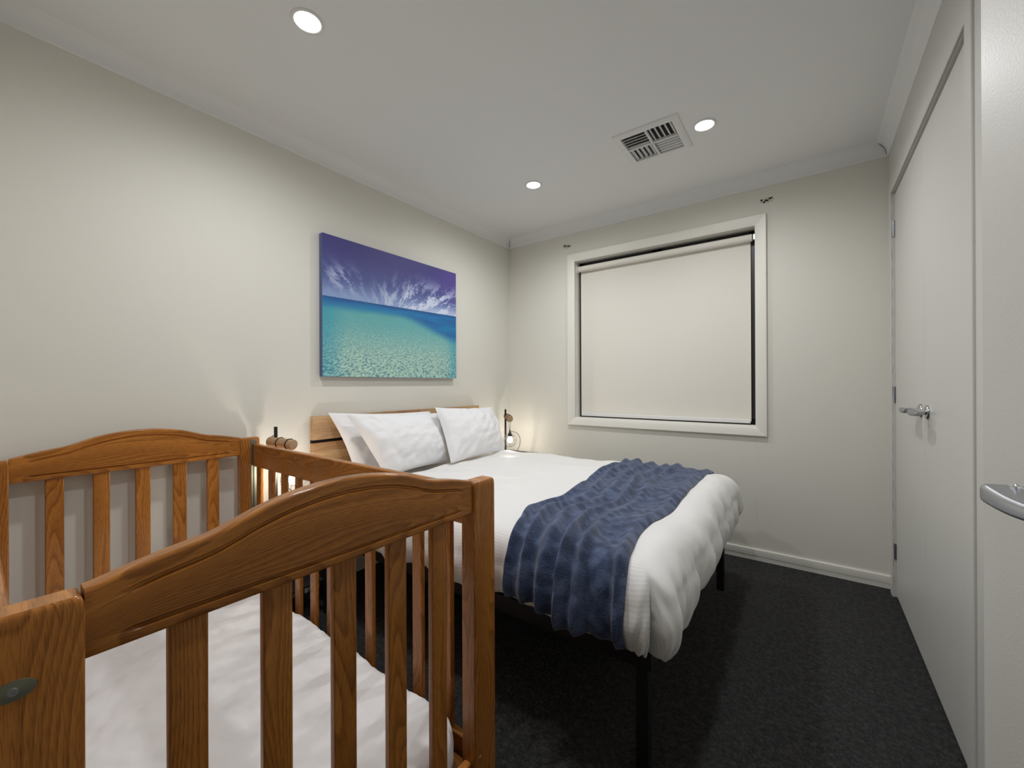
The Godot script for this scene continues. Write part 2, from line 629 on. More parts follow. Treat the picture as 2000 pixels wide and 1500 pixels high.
func window_and_blind() -> void:
	var x0 := 0.660
	var x1 := 1.918
	var y0 := 0.840
	var y1 := 2.098
	var w := struct_root("window_1", Vector3(0, 0, 0))
	var prof := [[0.0, 0.0], [0.0, 0.008], [0.020, 0.017], [0.058, 0.020], [0.062, 0.018], [0.0625, 0.0]]
	frame_boards(w, "architrave_board", Vector3(0, 0, 0), Vector3.RIGHT, Vector3.BACK, x0, x1, y0, y1, 0.06, prof, M.trim)
	# timber reveal
	obj("reveal_board", box_between(Vector3(x0 - 0.008, y0 - 0.008, -0.12), Vector3(x0, y1 + 0.008, 0.004)), M.trim, w)
	obj("reveal_board", box_between(Vector3(x1, y0 - 0.008, -0.12), Vector3(x1 + 0.007, y1 + 0.008, 0.004)), M.trim, w)
	obj("reveal_board", box_between(Vector3(x0, y1, -0.12), Vector3(x1, y1 + 0.008, 0.004)), M.trim, w)
	obj("reveal_board", box_between(Vector3(x0, y0 - 0.008, -0.12), Vector3(x1, y0, 0.004)), M.trim, w)
	# aluminium sash and its panes
	for k in 2:
		var a := x0 + (x1 - x0) * 0.5 * k
		var c := a + (x1 - x0) * 0.5
		var s := Node3D.new()
		s.name = "sash"
		w.add_child(s, true)
		for q in [[Vector3(a, y0, -0.115), Vector3(a + 0.035, y1, -0.085)], [Vector3(c - 0.035, y0, -0.115), Vector3(c, y1, -0.085)], [Vector3(a, y0, -0.115), Vector3(c, y0 + 0.04, -0.085)], [Vector3(a, y1 - 0.04, -0.115), Vector3(c, y1, -0.085)]]:
			obj("sash_rail", box_between(q[0], q[1]), M.alu, s)
		obj("pane", box_between(Vector3(a + 0.03, y0 + 0.03, -0.102), Vector3(c - 0.03, y1 - 0.03, -0.097)), M.glass, s)
	# roller blind inside the reveal, drawn down
	var b := thing("roller_blind", "cream roller blind pulled down inside the white window frame", "blind", Vector3((x0 + x1) / 2, y0, -0.045))
	var half := (x1 - x0) / 2
	var ty := y1 - y0 - 0.056
	var rb := Basis(Vector3.FORWARD, -PI / 2)
	obj("roller_tube", lathe([[0.0, -half + 0.012], [0.021, -half + 0.012], [0.023, -half + 0.014], [0.023, half - 0.020], [0.021, half - 0.018], [0.0, half - 0.018]], 28, Vector3(0, ty, 0), Basis(Vector3(0, 1, 0), Vector3(1, 0, 0), Vector3(0, 0, -1))), M.blind, b)
	obj("fabric", box_between(Vector3(-half + 0.020, 0.022, -0.0235), Vector3(half - 0.030, ty, -0.0225), 0.0003), M.blind, b)
	obj("bottom_bar", bar(Vector3(2 * half - 0.054, 0.026, 0.012), 0, 0.004), M.plastic, b, Vector3(-0.007, 0.022, -0.023))
	obj("bracket", box_between(Vector3(half - 0.014, ty - 0.02, -0.020), Vector3(half - 0.001, ty + 0.018, 0.018), 0.002), M.satin, b)
	obj("bracket", box_between(Vector3(-half + 0.001, ty - 0.03, -0.022), Vector3(-half + 0.010, ty + 0.028, 0.024), 0.002), M.plastic, b)

# ------------------------------------------------------------------ robe and doors
# lever handle: local x out of the door face, z the way the blade points, on a round rose
func lever(parent: Node, at: Vector3, turn: float, flip: float) -> void:
	var h := Node3D.new()
	h.name = "lever_handle"
	parent.add_child(h, true)
	h.position = at
	h.rotation.y = turn
	var ax := Basis(Vector3(0, -1, 0), Vector3(1, 0, 0), Vector3(0, 0, 1))
	obj("rose", lathe([[0.0, 0.0], [0.027, 0.0], [0.027, 0.005], [0.024, 0.008], [0.0, 0.009]], 28, Vector3.ZERO, ax), M.chrome, h)
	obj("neck", lathe([[0.0105, 0.004], [0.0105, 0.030], [0.0125, 0.031], [0.0125, 0.034], [0.010, 0.036], [0.0, 0.036]], 24, Vector3.ZERO, ax), M.chrome, h)
	# blade: a paddle that starts broad at the neck and sweeps to a narrower tip
	var rows := []
	for k in 17:
		var t := k / 16.0
		var z := -0.014 + 0.125 * t
		var inner := 0.026 + 0.010 * t * t
		var outer := 0.056 - 0.004 * t + 0.004 * sin(PI * t)
		var th := 0.0105 - 0.004 * t
		var y := -0.004 * sin(PI * t)
		if k == 0 or k == 16:
			inner += 0.004
			outer -= 0.004
			th *= 0.5
		var r := PackedVector3Array()
		for q in rrect(outer - inner, th * 2.0, th * 0.55, 3):
			r.append(Vector3((inner + outer) / 2 + q.x, y + q.y, z * flip))
		rows.append(r)
	var b := MB.new()
	b.grid(rows, true, 60.0)
	b.fan(rows[0], true)
	b.fan(rows[-1], false)
	obj("blade", b.mesh(), M.satin, h)

func robe() -> void:
	var X := ROOM_W
	var z0 := 0.105
	var z1 := 1.347
	var zm := 0.762
	var top := 2.093
	var fr := struct_root("trim_5")
	var prof := [[0.0, 0.0], [0.0, 0.005], [0.002, 0.006], [0.058, 0.006], [0.060, 0.004], [0.060, 0.0]]
	# boards on the robe wall: x axis of the frame runs along z
	frame_boards(fr, "architrave_board", Vector3(X, 0, 0), Vector3.BACK, Vector3.LEFT, z0, z1, 0.0, top, 0.06, prof, M.robe, false)
	var jamb := [[Vector3(X - 0.002, 0, z0 - 0.012), Vector3(X + 0.09, top + 0.005, z0)], [Vector3(X - 0.002, 0, z1), Vector3(X + 0.09, top + 0.005, z1 + 0.012)], [Vector3(X - 0.002, top, z0), Vector3(X + 0.09, top + 0.012, z1)]]
	for q in jamb:
		obj("jamb_board", box_between(q[0], q[1]), M.robe, fr)
	for k in 2:
		var a := z0 + 0.003 if k == 0 else zm + 0.0019
		var c := zm - 0.0019 if k == 0 else z1 - 0.003
		var d := struct_root("door_%d" % (k + 1), Vector3(X, 0, (a + c) / 2))
		obj("leaf", box_between(Vector3(0.010, 0.012, -(c - a) / 2), Vector3(0.045, top - 0.013, (c - a) / 2), 0.0016), M.robe, d)
		var edge := -(c - a) / 2 if k == 0 else (c - a) / 2
		for y in [1.905, 1.048, 0.236]:
			var hg := obj("hinge", lathe([[0.0, -0.041], [0.004, -0.041], [0.0048, -0.039], [0.0048, 0.039], [0.004, 0.041], [0.0, 0.041]], 12, Vector3(0.005, y, edge)), M.satin, d)
			obj("hinge_leaf", box_between(Vector3(0.0085, y - 0.038, edge), Vector3(0.0102, y + 0.038, edge + (0.014 if k == 0 else -0.014)), 0.0003), M.satin, hg)
		var lz := zm - 0.056 if k == 0 else zm + 0.056
		lever(d, Vector3(0.010, 0.997, lz - (a + c) / 2), PI, 1.0 if k == 0 else -1.0)
		# lever() points its blade along z after the half turn

func entry_door() -> void:
	# door 3 stands open, hinged at the doorway behind the camera
	var th := deg_to_rad(10.4)
	var d := struct_root("door_3", Vector3(2.519, 0, 3.0), th)
	# local: leaf runs along -z from the hinge, face towards -x
	obj("leaf", box_between(Vector3(0.0, 0.012, -0.82), Vector3(0.035, 2.045, 0.0), 0.002), M.robe, d)
	lever(d, Vector3(0.0, 0.990, -0.688), PI, -1.0)
	for y in [1.85, 1.05, 0.22]:
		obj("hinge", lathe([[0.0, -0.045], [0.006, -0.045], [0.006, 0.045], [0.0, 0.045]], 12, Vector3(-0.004, y, 0.006)), M.satin, d)
	var fr := struct_root("trim_6")
	var prof := [[0.0, 0.0], [0.0, 0.010], [0.004, 0.014], [0.055, 0.014], [0.060, 0.011], [0.060, 0.0]]
	obj("architrave_board", box_between(Vector3(1.596, 0, ROOM_D - 0.014), Vector3(1.66, 2.14, ROOM_D), 0.002), M.trim, fr)
	obj("architrave_board", box_between(Vector3(1.66, 2.08, ROOM_D - 0.014), Vector3(2.505, 2.14, ROOM_D), 0.002), M.trim, fr)

# ------------------------------------------------------------------ draped cloth
# a sheet laid over a block: block half sizes ha, hb; fold radius R; returns the point for sheet coordinates (a, b)
func drape(a: float, b: float, p: Dictionary) -> Vector3:
	var sa := signf(a)
	var sb := signf(b)
	var da := maxf(0.0, absf(a) - (p.ha - p.R))
	var db := maxf(0.0, absf(b) - (p.hb - p.R))
	var base := Vector2(sa * minf(absf(a), p.ha - p.R), sb * minf(absf(b), p.hb - p.R))
	var rho := pow(pow(da, p.k) + pow(db, p.k), 1.0 / p.k)
	var dir := Vector2(sa * da, sb * db)
	if dir.length() > 1e-6:
		dir = dir.normalized()
	var R: float = p.R
	var f := 0.0
	var g := 0.0
	var q := R * PI / 2
	if rho < q:
		f = R * sin(rho / R)
		g = R * (1.0 - cos(rho / R))
	else:
		var h := rho - q
		var H: float = p.H
		if p.has("Hf"):
			H = lerpf(p.H, p.Hf, da * da / (da * da + db * db + 1e-9))
		var t := minf(h / H, 1.0)
		f = R + p.bulge * sin(PI * minf(t, 1.0) * 0.9) - p.tuck * t * t
		g = R + minf(h, H)
		if h > H:
			var w := minf((h - H) / p.roll, PI)
			f -= p.roll * (1.0 - cos(w))
			g += p.roll * sin(w)
	return Vector3(base.x + dir.x * f, -g, base.y + dir.y * f)

var duv := {"ha": 0.885, "hb": 0.755, "R": 0.105, "H": 0.105, "Hf": 0.140, "k": 6.0, "bulge": 0.014, "tuck": 0.02, "roll": 0.016}
const DUV_C := Vector3(1.0, 0.617, 1.165)

func duvet_point(a: float, b: float, rough: float) -> Vector3:
	var p := drape(a, b, duv)
	var da := maxf(0.0, a - (duv.ha - duv.R))
	var db := maxf(0.0, absf(b) - (duv.hb - duv.R))
	var out := maxf(da, db)
	var hang := smoothstep(0.03, 0.22, out)
	var wave := 0.0
	# folds on the hanging sides
	if out > 0.0:
		var along := b if da > db else a
		wave = noise.get_noise_2d(along * 5.0 + (9.0 if da > db else 0.0), 2.0 + out * 1.5) * 0.030 + noise.get_noise_2d(along * 15.0 + 4.0, out * 3.0 + 7.0) * 0.010
		if da > 0.0 and db > 0.0:
			var ang := atan2(db, da) - PI / 4
			wave += 0.016 * exp(-pow((ang - 0.40) / 0.28, 2.0)) + 0.014 * exp(-pow((ang + 0.36) / 0.26, 2.0)) - 0.034 * exp(-pow(ang / 0.09, 2.0))
	var dir := Vector3(signf(a) * da, 0, signf(b) * db)
	if dir.length() > 1e-6:
		p += dir.normalized() * wave * hang * rough
	# soft quilted swell on top
	p.y += rough * (soft.get_noise_2d(a * 2.2, b * 2.2 + 20.0) * 0.012 + soft.get_noise_2d(a * 5.5, b * 5.5) * 0.005) * (1.0 - 0.5 * hang)
	p.y += rough * hang * noise.get_noise_2d(a * 3.0 + 40.0, b * 3.0) * 0.022
	return DUV_C + p

func make_duvet() -> void:
	var rows := []
	var uvs := []
	var q: float = duv.R * PI / 2 + duv.H + duv.roll * PI
	var bmax: float = duv.hb - duv.R + q
	var a1: float = duv.ha - duv.R + q + duv.Hf - duv.H
	var a0 := -0.64
	var na := 150
	var nb := 150
	for i in na + 1:
		var r := PackedVector3Array()
		var ur := PackedVector2Array()
		var a := lerpf(a0, a1, float(i) / na)
		for j in nb + 1:
			var b := lerpf(-bmax, bmax, float(j) / nb)
			r.append(duvet_point(a, b, 1.0))
			ur.append(Vector2(a, b))
		rows.append(r)
		uvs.append(ur)
	var m := MB.new()
	m.grid(rows, false, 80.0, Vector2.ZERO, uvs)
	tag(obj("duvet", m.mesh(), M.duvet), "white fine-striped duvet spread over the double bed", "duvet")

func make_throw() -> void:
	var rows := []
	var uvs := []
	var na := 120
	var nb := 170
	var b0: float = -(duv.hb - duv.R) - duv.R * 1.25
	var b1: float = duv.hb - duv.R + duv.R * PI / 2 + 0.098
	for j in nb + 1:
		var tb := float(j) / nb
		var b := lerpf(b0, b1, tb)
		var near := smoothstep(0.45, 0.80, b)          # 1 where it hangs on the near side
		var top_t := clampf((b + 0.75) / 1.4, 0.0, 1.0)
		var left := lerpf(0.235, 0.335, top_t) + 0.062 * near + 0.012 * sin(b * 9.0)
		var right := lerpf(0.755, 0.752, top_t) + 0.040 * near + 0.008 * sin(b * 7.0 + 1.0)
		var r := PackedVector3Array()
		var ur := PackedVector2Array()
		for i in na + 1:
			var s := float(i) / na
			# the near hem droops lower towards the foot
			var bb := b + near * (0.045 * s - 0.020 + 0.006 * sin(s * 17.0)) * smoothstep(0.72, 0.9, b)
			var a := lerpf(left, right, s)
			var p := duvet_point(a, bb, 1.0)
			var px := duvet_point(a + 0.01, bb, 0.3) - duvet_point(a - 0.01, bb, 0.3)
			var pz := duvet_point(a, bb + 0.01, 0.3) - duvet_point(a, bb - 0.01, 0.3)
			var n := pz.cross(px).normalized()
			n.y = maxf(n.y, 0.0)
			n = n.normalized()
			# long folds that run across the bed and open out over the edge
			var fold := 0.0
			var sway := 0.03 * sin(b * 3.1) + 0.03 * soft.get_noise_2d(b * 1.5, 3.0)
			var cs := [[0.04, 0.045, 0.014], [0.19, 0.055, 0.020], [0.36, 0.060, 0.020], [0.52, 0.050, 0.022], [0.66, 0.060, 0.017], [0.94, 0.045, 0.011]]
			for c in cs:
				var x: float = (s - c[0] - sway * sin(c[0] * 3.1)) / c[1]
				fold += c[2] * exp(-x * x * (1.0 if x < 0.0 else 2.4)) * (1.35 + 1.0 * near) * (0.85 + 0.5 * soft.get_noise_2d(b * 1.6, c[0] * 30.0))
			fold += near * 0.008 * sin(s * 26.0 + 1.2 * sin(b * 4.0))
			fold += soft.get_noise_2d(a * 10.0, b * 2.5) * 0.005
			var off := 0.014 + maxf(fold, -0.006)
			var edge := minf(minf(s, 1.0 - s) * (right - left), minf(tb, 1.0 - tb) * (b1 - b0)) / 0.014
			if edge < 1.0:
				off *= 0.25 + 0.75 * sqrt(1.0 - (1.0 - edge) * (1.0 - edge))
			r.append(p + n * off)
			ur.append(Vector2(a, b))
		rows.append(r)
		uvs.append(ur)
	var m := MB.new()
	m.grid(rows, false, 80.0, Vector2.ZERO, uvs)
	tag(obj("throw_blanket", m.mesh(), M.throw), "navy blue plush throw blanket folded across the foot of the bed", "blanket")

# ------------------------------------------------------------------ bed
func pillow(label: String, tl: Vector3, tr: Vector3, br: Vector3, bl: Vector3, th: float, sd: float) -> void:
	var n := (tr - tl).cross(bl - tl).normalized()
	if n.x < 0:
		n = -n
	var mb := MB.new()
	var nn := 44
	for side in [1.0, -1.0]:
		var rows := []
		for i in nn + 1:
			var t := float(i) / nn
			var r := PackedVector3Array()
			for j in nn + 1:
				var s := float(j) / nn
				# hollow edges between the corners
				var ss := s + (0.5 - s) * 0.05 * sin(PI * t)
				var tt := t + (0.5 - t) * 0.06 * sin(PI * s)
				var p := tl.lerp(tr, ss).lerp(bl.lerp(br, ss), tt)
				var pr := pow(maxf(sin(PI * s) * sin(PI * t), 0.0), 0.42)
				var low := 1.0 + 0.22 * sin(PI * clampf(t * 1.15 - 0.15, 0.0, 1.0))
				# creases that run in from the seams
				var e := 1.0 - pr
				var w := noise.get_noise_2d(s * 5.0 + sd, t * 1.6 + sd * 2.0) * 0.022 * e * pr * 3.0
				w += noise.get_noise_2d(s * 4.0 + t * 5.0 + sd, (t - s) * 2.0) * 0.010 * pr
				w += noise.get_noise_2d((s + t) * 7.0, (s - t) * 2.0 + sd) * 0.004 * pr
				var h := (th * pr * low + w * (1.0 if side > 0 else 0.4)) * (1.0 if side > 0 else 0.55)
				r.append(p + n * side * maxf(h, 0.0))
			rows.append(r)
		mb.grid(rows, false, 70.0)
	tag(obj("pillow", mb.mesh(), M.pillow), label, "pillow", "white bed pillows")

func bed() -> void:
	var t := thing("bed_frame", "double bed frame with oak slat headboard and black metal legs", "bed", Vector3(0.95, 0, 1.165))
	var z0 := 0.476 - 1.165
	var z1 := 1.838 - 1.165
	# headboard: two boards of glued staves on black posts
	var rng := RandomNumberGenerator.new()
	rng.seed = 12
	for bd in [[0.812, 0.940, 3], [0.560, 0.795, 5]]:
		var hb := Node3D.new()
		hb.name = "headboard"
		t.add_child(hb, true)
		var rows: int = bd[2]
		var hh: float = (bd[1] - bd[0]) / rows
		for k in rows:
			var z: float = z0
			var first := true
			while z < z1 - 0.001:
				var ln := rng.randf_range(0.22, 0.48)
				if first:
					ln *= rng.randf_range(0.4, 1.0)
				first = false
				if z + ln > z1 - 0.1:
					ln = z1 - z
				obj("stave", bar(Vector3(0.028, hh - 0.0003, ln - 0.0003), 2, 0.0006, Vector2(rng.randf(), rng.randf()), 1), M["oak%d" % rng.randi_range(0, 3)], hb, Vector3(0.030 - 0.95, bd[0] + hh * (k + 0.5), z + ln / 2))
				z += ln
	for s in [-0.60, 0.60]:
		obj("headboard_post", bar(Vector3(0.014, 0.92, 0.045), 1, 0.002), M.black, t, Vector3(0.008 - 0.95, 0.46, s))
	obj("headboard_bar", bar(Vector3(0.012, 0.030, 1.352), 2, 0.002), M.black, t, Vector3(0.010 - 0.95, 0.8035, -0.008))
	# black steel frame
	var xa := 0.06 - 0.95
	var xb := 1.83 - 0.95
	for s in [0.515 - 1.165, 1.815 - 1.165]:
		obj("side_rail", bar(Vector3(xb - xa, 0.060, 0.03), 0, 0.003), M.black, t, Vector3((xa + xb) / 2, 0.33, s))
	for x in [xa + 0.015, 0.0, xb - 0.015]:
		obj("cross_rail", bar(Vector3(0.03, 0.050, 1.27), 2, 0.003), M.black, t, Vector3(x, 0.33, 0.0))
	for k in 9:
		obj("slat", bar(Vector3(0.06, 0.012, 1.26), 2, 0.003), M.black, t, Vector3(xa + 0.12 + k * 0.185, 0.354, 0.0))
	for s in [0.535 - 1.165, 1.805 - 1.165]:
		for x in [0.09 - 0.95, 1.80 - 0.95]:
			obj("leg", bar(Vector3(0.036, 0.305, 0.036), 1, 0.003), M.black, t, Vector3(x, 0.1525, s))
	tag(obj("mattress", bar(Vector3(1.76, 0.22, 1.34), 0, 0.05, Vector2.ZERO, 4), M.linen, self, Vector3(0.945, 0.471, 1.165)), "white double mattress hidden under the duvet on the bed frame", "mattress")
	make_duvet()
	make_throw()
	pillow("white pillow leaning behind the left front pillow, against the oak headboard", Vector3(0.085, 0.958, 1.775), Vector3(0.075, 0.925, 1.03), Vector3(0.175, 0.600, 1.04), Vector3(0.175, 0.605, 1.665), 0.042, 3.0)
	pillow("plump white pillow at the front left, nearest the cot", Vector3(0.205, 0.957, 1.750), Vector3(0.165, 0.918, 1.045), Vector3(0.300, 0.612, 1.070), Vector3(0.345, 0.610, 1.600), 0.078, 9.0)
	pillow("plump white pillow at the front right, nearest the window", Vector3(0.25, 0.962, 1.150), Vector3(0.185, 0.932, 0.480), Vector3(0.36, 0.615, 0.560), Vector3(0.405, 0.622, 1.165), 0.078, 15.0)

# ------------------------------------------------------------------ cot
const POST_T := 0.865
func cot_top(t: float) -> float:    # height of an end panel at t = 0 (post) .. 1 (middle)
	var k := [[0.0, 0.868], [0.10, 0.877], [0.22, 0.886], [0.32, 0.891], [0.40, 0.896], [0.48, 0.906], [0.58, 0.918], [0.70, 0.928], [0.85, 0.9355], [1.0, 0.938]]
	for i in k.size() - 1:
		if t <= k[i + 1][0]:
			var u: float = (t - k[i][0]) / (k[i + 1][0] - k[i][0])
			return lerpf(k[i][1], k[i + 1][1], u)
	return k[-1][1]

func cot_panel() -> ArrayMesh:
	# swept along z from the one post to the other; both faces carry two routed grooves
	var yb := 0.786
	var hw := 0.335
	var T := 0.015
	var rows := []
	var n := 64
	for i in n + 1:
		var z := lerpf(-hw, hw, float(i) / n)
		var t := 1.0 - absf(z) / hw
		# smooth the profile a little
		var yt := 0.0
		for o in [-0.04, -0.02, 0.0, 0.02, 0.04]:
			yt += cot_top(clampf(t + o, 0.0, 1.0)) / 5.0
		var dip := 0.005 * smoothstep(0.026, 0.060, hw - absf(z))
		var sec := []
		for side in [1.0, -1.0]:
			var half := []
			half.append(Vector2(T - 0.005, yb))
			half.append(Vector2(T - 0.0015, yb + 0.0015))
			half.append(Vector2(T, yb + 0.005))
			for g in [[yb + 0.014, yb + 0.022], [yt - 0.030, yt - 0.021]]:
				half.append(Vector2(T, g[0]))
				half.append(Vector2(T - dip, g[0] + 0.0025))
				half.append(Vector2(T - dip, g[1] - 0.0035))
				half.append(Vector2(T, g[1]))
			for q in 6:
				var an := deg_to_rad(90.0 * q / 5.0)
				half.append(Vector2(T - 0.006 + 0.006 * cos(an), yt - 0.006 + 0.006 * sin(an)))
			if side > 0:
				sec.append_array(half)
			else:
				half.reverse()
				for q in half:
					sec.append(Vector2(-q.x, q.y))
		var r := PackedVector3Array()
		for q in sec:
			r.append(Vector3(q.x, q.y, z))
		rows.append(r)
	var b := MB.new()
	b.grid(rows, true, 35.0, Vector2(0.25, 0.06))
	b.fan(rows[0], true)
	b.fan(rows[-1], false)
	return b.mesh()

func cot_post(uo: Vector2) -> ArrayMesh:
	# 45 x 80 mm post, its top rounded over
	var rows := []
	var full := rrect(0.080, 0.045, 0.004, 2)
	for k in [[0.0, 1.0], [0.845, 1.0], [0.853, 0.985], [0.859, 0.95], [0.863, 0.88], [POST_T, 0.72]]:
		var r := PackedVector3Array()
		var ins: float = (1.0 - k[1]) * 0.0225
		for q in full:
			r.append(Vector3(q.y * (0.045 - 2 * ins) / 0.045, k[0], q.x * (0.080 - 2 * ins) / 0.080))
		rows.append(r)
	var b := MB.new()
	b.grid(rows, true, 50.0, uo)
	b.fan(rows[0], true)
	b.fan(rows[-1], false)
	return b.mesh()

func cot() -> void:
	var t := thing("baby_cot", "brown oak baby cot with slatted sides and arched end panels", "cot", Vector3(0.04, 0, 2.115), -0.016)
	var L := 1.48
	var Wd := 0.83
	var panel := cot_panel()
	var slats := []
	for k in 4:
		slats.append(bar(Vector3(0.016, 0.640, 0.045), 1, 0.003, Vector2(0.1 + 0.2 * k, 0.05 + 0.1 * k)))
	var sslats := []
	for k in 4:
		sslats.append(bar(Vector3(0.042, 0.580, 0.016), 1, 0.004, Vector2(0.15 + 0.2 * k, 0.02 + 0.11 * k)))
	# ends
	for x in [0.0225, L - 0.0225]:
		obj("end_panel", panel, M.wood, t, Vector3(x, 0, Wd / 2))
		for z in [0.04, Wd - 0.04]:
			var p := obj("post", cot_post(Vector2(0.2 + z * 0.3, 0.1 + x * 0.1)), M.wood, t, Vector3(x, 0, z))
			var sgn := 1.0 if x > 0.5 else -1.0
			var ax := Basis(Vector3(0, -1, 0), Vector3(1, 0, 0), Vector3(0, 0, 1))
			obj("screw_cap", lathe([[0.0, 0.0], [0.006, 0.0], [0.0055, 0.0018], [0.0, 0.0026]], 14, Vector3(sgn * 0.0223, 0.172, 0.022 if z < 0.4 else -0.022), ax if sgn > 0 else Basis(Vector3(0, 1, 0), Vector3(-1, 0, 0), Vector3(0, 0, 1))), M.wood, p)
			if x > 0.5 and z > 0.4:
				# steel oval plate with its screw
				var pl := obj("plate", lathe([[0.0, 0.0], [0.011, 0.0], [0.0105, 0.002], [0.0, 0.003]], 24, Vector3.ZERO, ax * Basis.from_scale(Vector3(1, 1, 1.6))), M.track, p, Vector3(0.0222, 0.786, 0.014))
				obj("screw", lathe([[0.0, 0.002], [0.0045, 0.002], [0.004, 0.0042], [0.0018, 0.0042], [0.0016, 0.003], [0.0, 0.003]], 16, Vector3.ZERO, ax), M.satin, pl)
		obj("bottom_rail", bar(Vector3(0.022, 0.075, Wd - 0.16), 2, 0.004, Vector2(0.3, 0.3)), M.wood, t, Vector3(x, 0.130, Wd / 2))
		for k in 5:
			obj("slat", slats[(k * 3 + (1 if x > 0.5 else 0)) % 4], M.wood, t, Vector3(x, 0.475, Wd / 2 + (k - 2) * 0.1167))
	# sides: drop rails with eleven slats each
	for z in [0.018, Wd - 0.018]:
		obj("side_rail", bar(Vector3(L - 0.094, 0.105, 0.024), 0, 0.006, Vector2(0.2, 0.2 + z * 0.3), 3), M.wood, t, Vector3(L / 2, 0.783, z))
		obj("lower_rail", bar(Vector3(L - 0.094, 0.060, 0.024), 0, 0.005, Vector2(0.3, 0.35)), M.wood, t, Vector3(L / 2, 0.125, z))
		for k in 11:
			obj("slat", sslats[(k * 3 + (1 if z > 0.4 else 0)) % 4], M.wood, t, Vector3(0.105 - 0.021 + 0.008 + k * 0.1228, 0.442, z))
		# steel guide tracks the side slides in, let into the posts
		for x in [0.0, L]:
			var inn := 0.0455 if x < 0.5 else L - 0.0455
			var dz := 0.026 if z < 0.4 else -0.026
			var tr := obj("guide_track", bar(Vector3(0.003, 0.40, 0.026), 1, 0.001), M.track, t, Vector3(inn, 0.655, z + dz * 0.35))
			obj("groove", bar(Vector3(0.002, 0.36, 0.005), 1, 0.0008), M.alu, tr, Vector3(0.0012 if x < 0.5 else -0.0012, -0.005, 0.0))
	obj("base_board", bar(Vector3(L - 0.10, 0.018, Wd - 0.08), 0, 0.003), M.wood, t, Vector3(L / 2, 0.104, Wd / 2))
	# mattress in its white quilted sheet
	var mp := {"ha": 0.700, "hb": 0.354, "R": 0.030, "H": 0.060, "k": 2.2, "bulge": 0.004, "tuck": 0.0, "roll": 0.010}
	var q: float = mp.R * PI / 2 + mp.H + mp.roll * PI * 0.9
	var rows := []
	var uvs := []
	for i in 141:
		var r := PackedVector3Array()
		var ur := PackedVector2Array()
		var a := lerpf(-(mp.ha - mp.R + q), mp.ha - mp.R + q, i / 140.0)
		for j in 91:
			var b := lerpf(-(mp.hb - mp.R + q), mp.hb - mp.R + q, j / 90.0)
			# round the corners of the pad in plan
			var ca := maxf(absf(a) - (mp.ha - 0.10), 0.0)
			var cb := maxf(absf(b) - (mp.hb - 0.10), 0.0)
			var pt := drape(a, b, mp)
			if ca > 0.0 and cb > 0.0:
				var e := Vector2(maxf(absf(pt.x) - (mp.ha - 0.10), 0.0), maxf(absf(pt.z) - (mp.hb - 0.10), 0.0))
				var big := maxf(e.x, e.y)
				if e.length() > 1e-5:
					var e2 := e * (big / e.length())
					pt.x = signf(pt.x) * (mp.ha - 0.10 + e2.x)
					pt.z = signf(pt.z) * (mp.hb - 0.10 + e2.y)
			pt.y += noise.get_noise_2d(a * 5.0 + 3.0, b * 5.0) * 0.012 + noise.get_noise_2d(a * 22.0 + b * 16.0, b * 20.0 - a * 6.0) * 0.0045
			r.append(pt)
			ur.append(Vector2(a, b))
		rows.append(r)
		uvs.append(ur)
	var m := MB.new()
	m.grid(rows, false, 80.0, Vector2.ZERO, uvs)
	var o := obj("cot_mattress", m.mesh(), M.cot_sheet, self, Vector3(0.04 + 0.735, 0.240, 2.115 + 0.415 + 0.012))
	o.rotation.y = -0.016
	tag(o, "white quilted baby mattress with rounded corners lying inside the cot", "mattress")

# ------------------------------------------------------------------ picture
func wall_art() -> void:
	var t := thing("canvas_print", "canvas print of a turquoise sea under a purple cloudy sky above the bed", "picture", Vector3(0.0, 1.156, 1.2525))
	var w := 1.05
	var h := 0.79
	var d := 0.034
	obj("stretcher", box_between(Vector3(0.002, 0, -w / 2), Vector3(d - 0.0015, h, w / 2), 0.002), M.canvas_edge, t)
	# printed front, wrapped over the edge by a hair
	var rows := []
	var uvs := []
	for i in 2:
		rows.append(PackedVector3Array([Vector3(d, h * i, w / 2), Vector3(d, h * i, -w / 2)]))
		uvs.append(PackedVector2Array([Vector2(0, 1.0 - i), Vector2(1, 1.0 - i)]))
	var b := MB.new()
	b.grid(rows, false, 30.0, Vector2.ZERO, uvs)
	obj("print", b.mesh(), M.print, t)

# ------------------------------------------------------------------ bedside tables and lamps
func bedside_table(label: String, at: Vector3, sx: float, sz: float, h: float) -> void:
	var t := thing("bedside_table", label, "table", at, 0.0, "bedside tables")
	obj("table_top", bar(Vector3(sx, 0.016, sz), 0, 0.003), M.black, t, Vector3(0, h - 0.008, 0))
	obj("shelf", bar(Vector3(sx - 0.03, 0.012, sz - 0.03), 0, 0.003), M.black, t, Vector3(0, 0.16, 0))
	for x in [-1, 1]:
		for z in [-1, 1]:
			obj("leg", bar(Vector3(0.018, h - 0.016, 0.018), 1, 0.002), M.black, t, Vector3(x * (sx / 2 - 0.012), (h - 0.016) / 2, z * (sz / 2 - 0.012)))

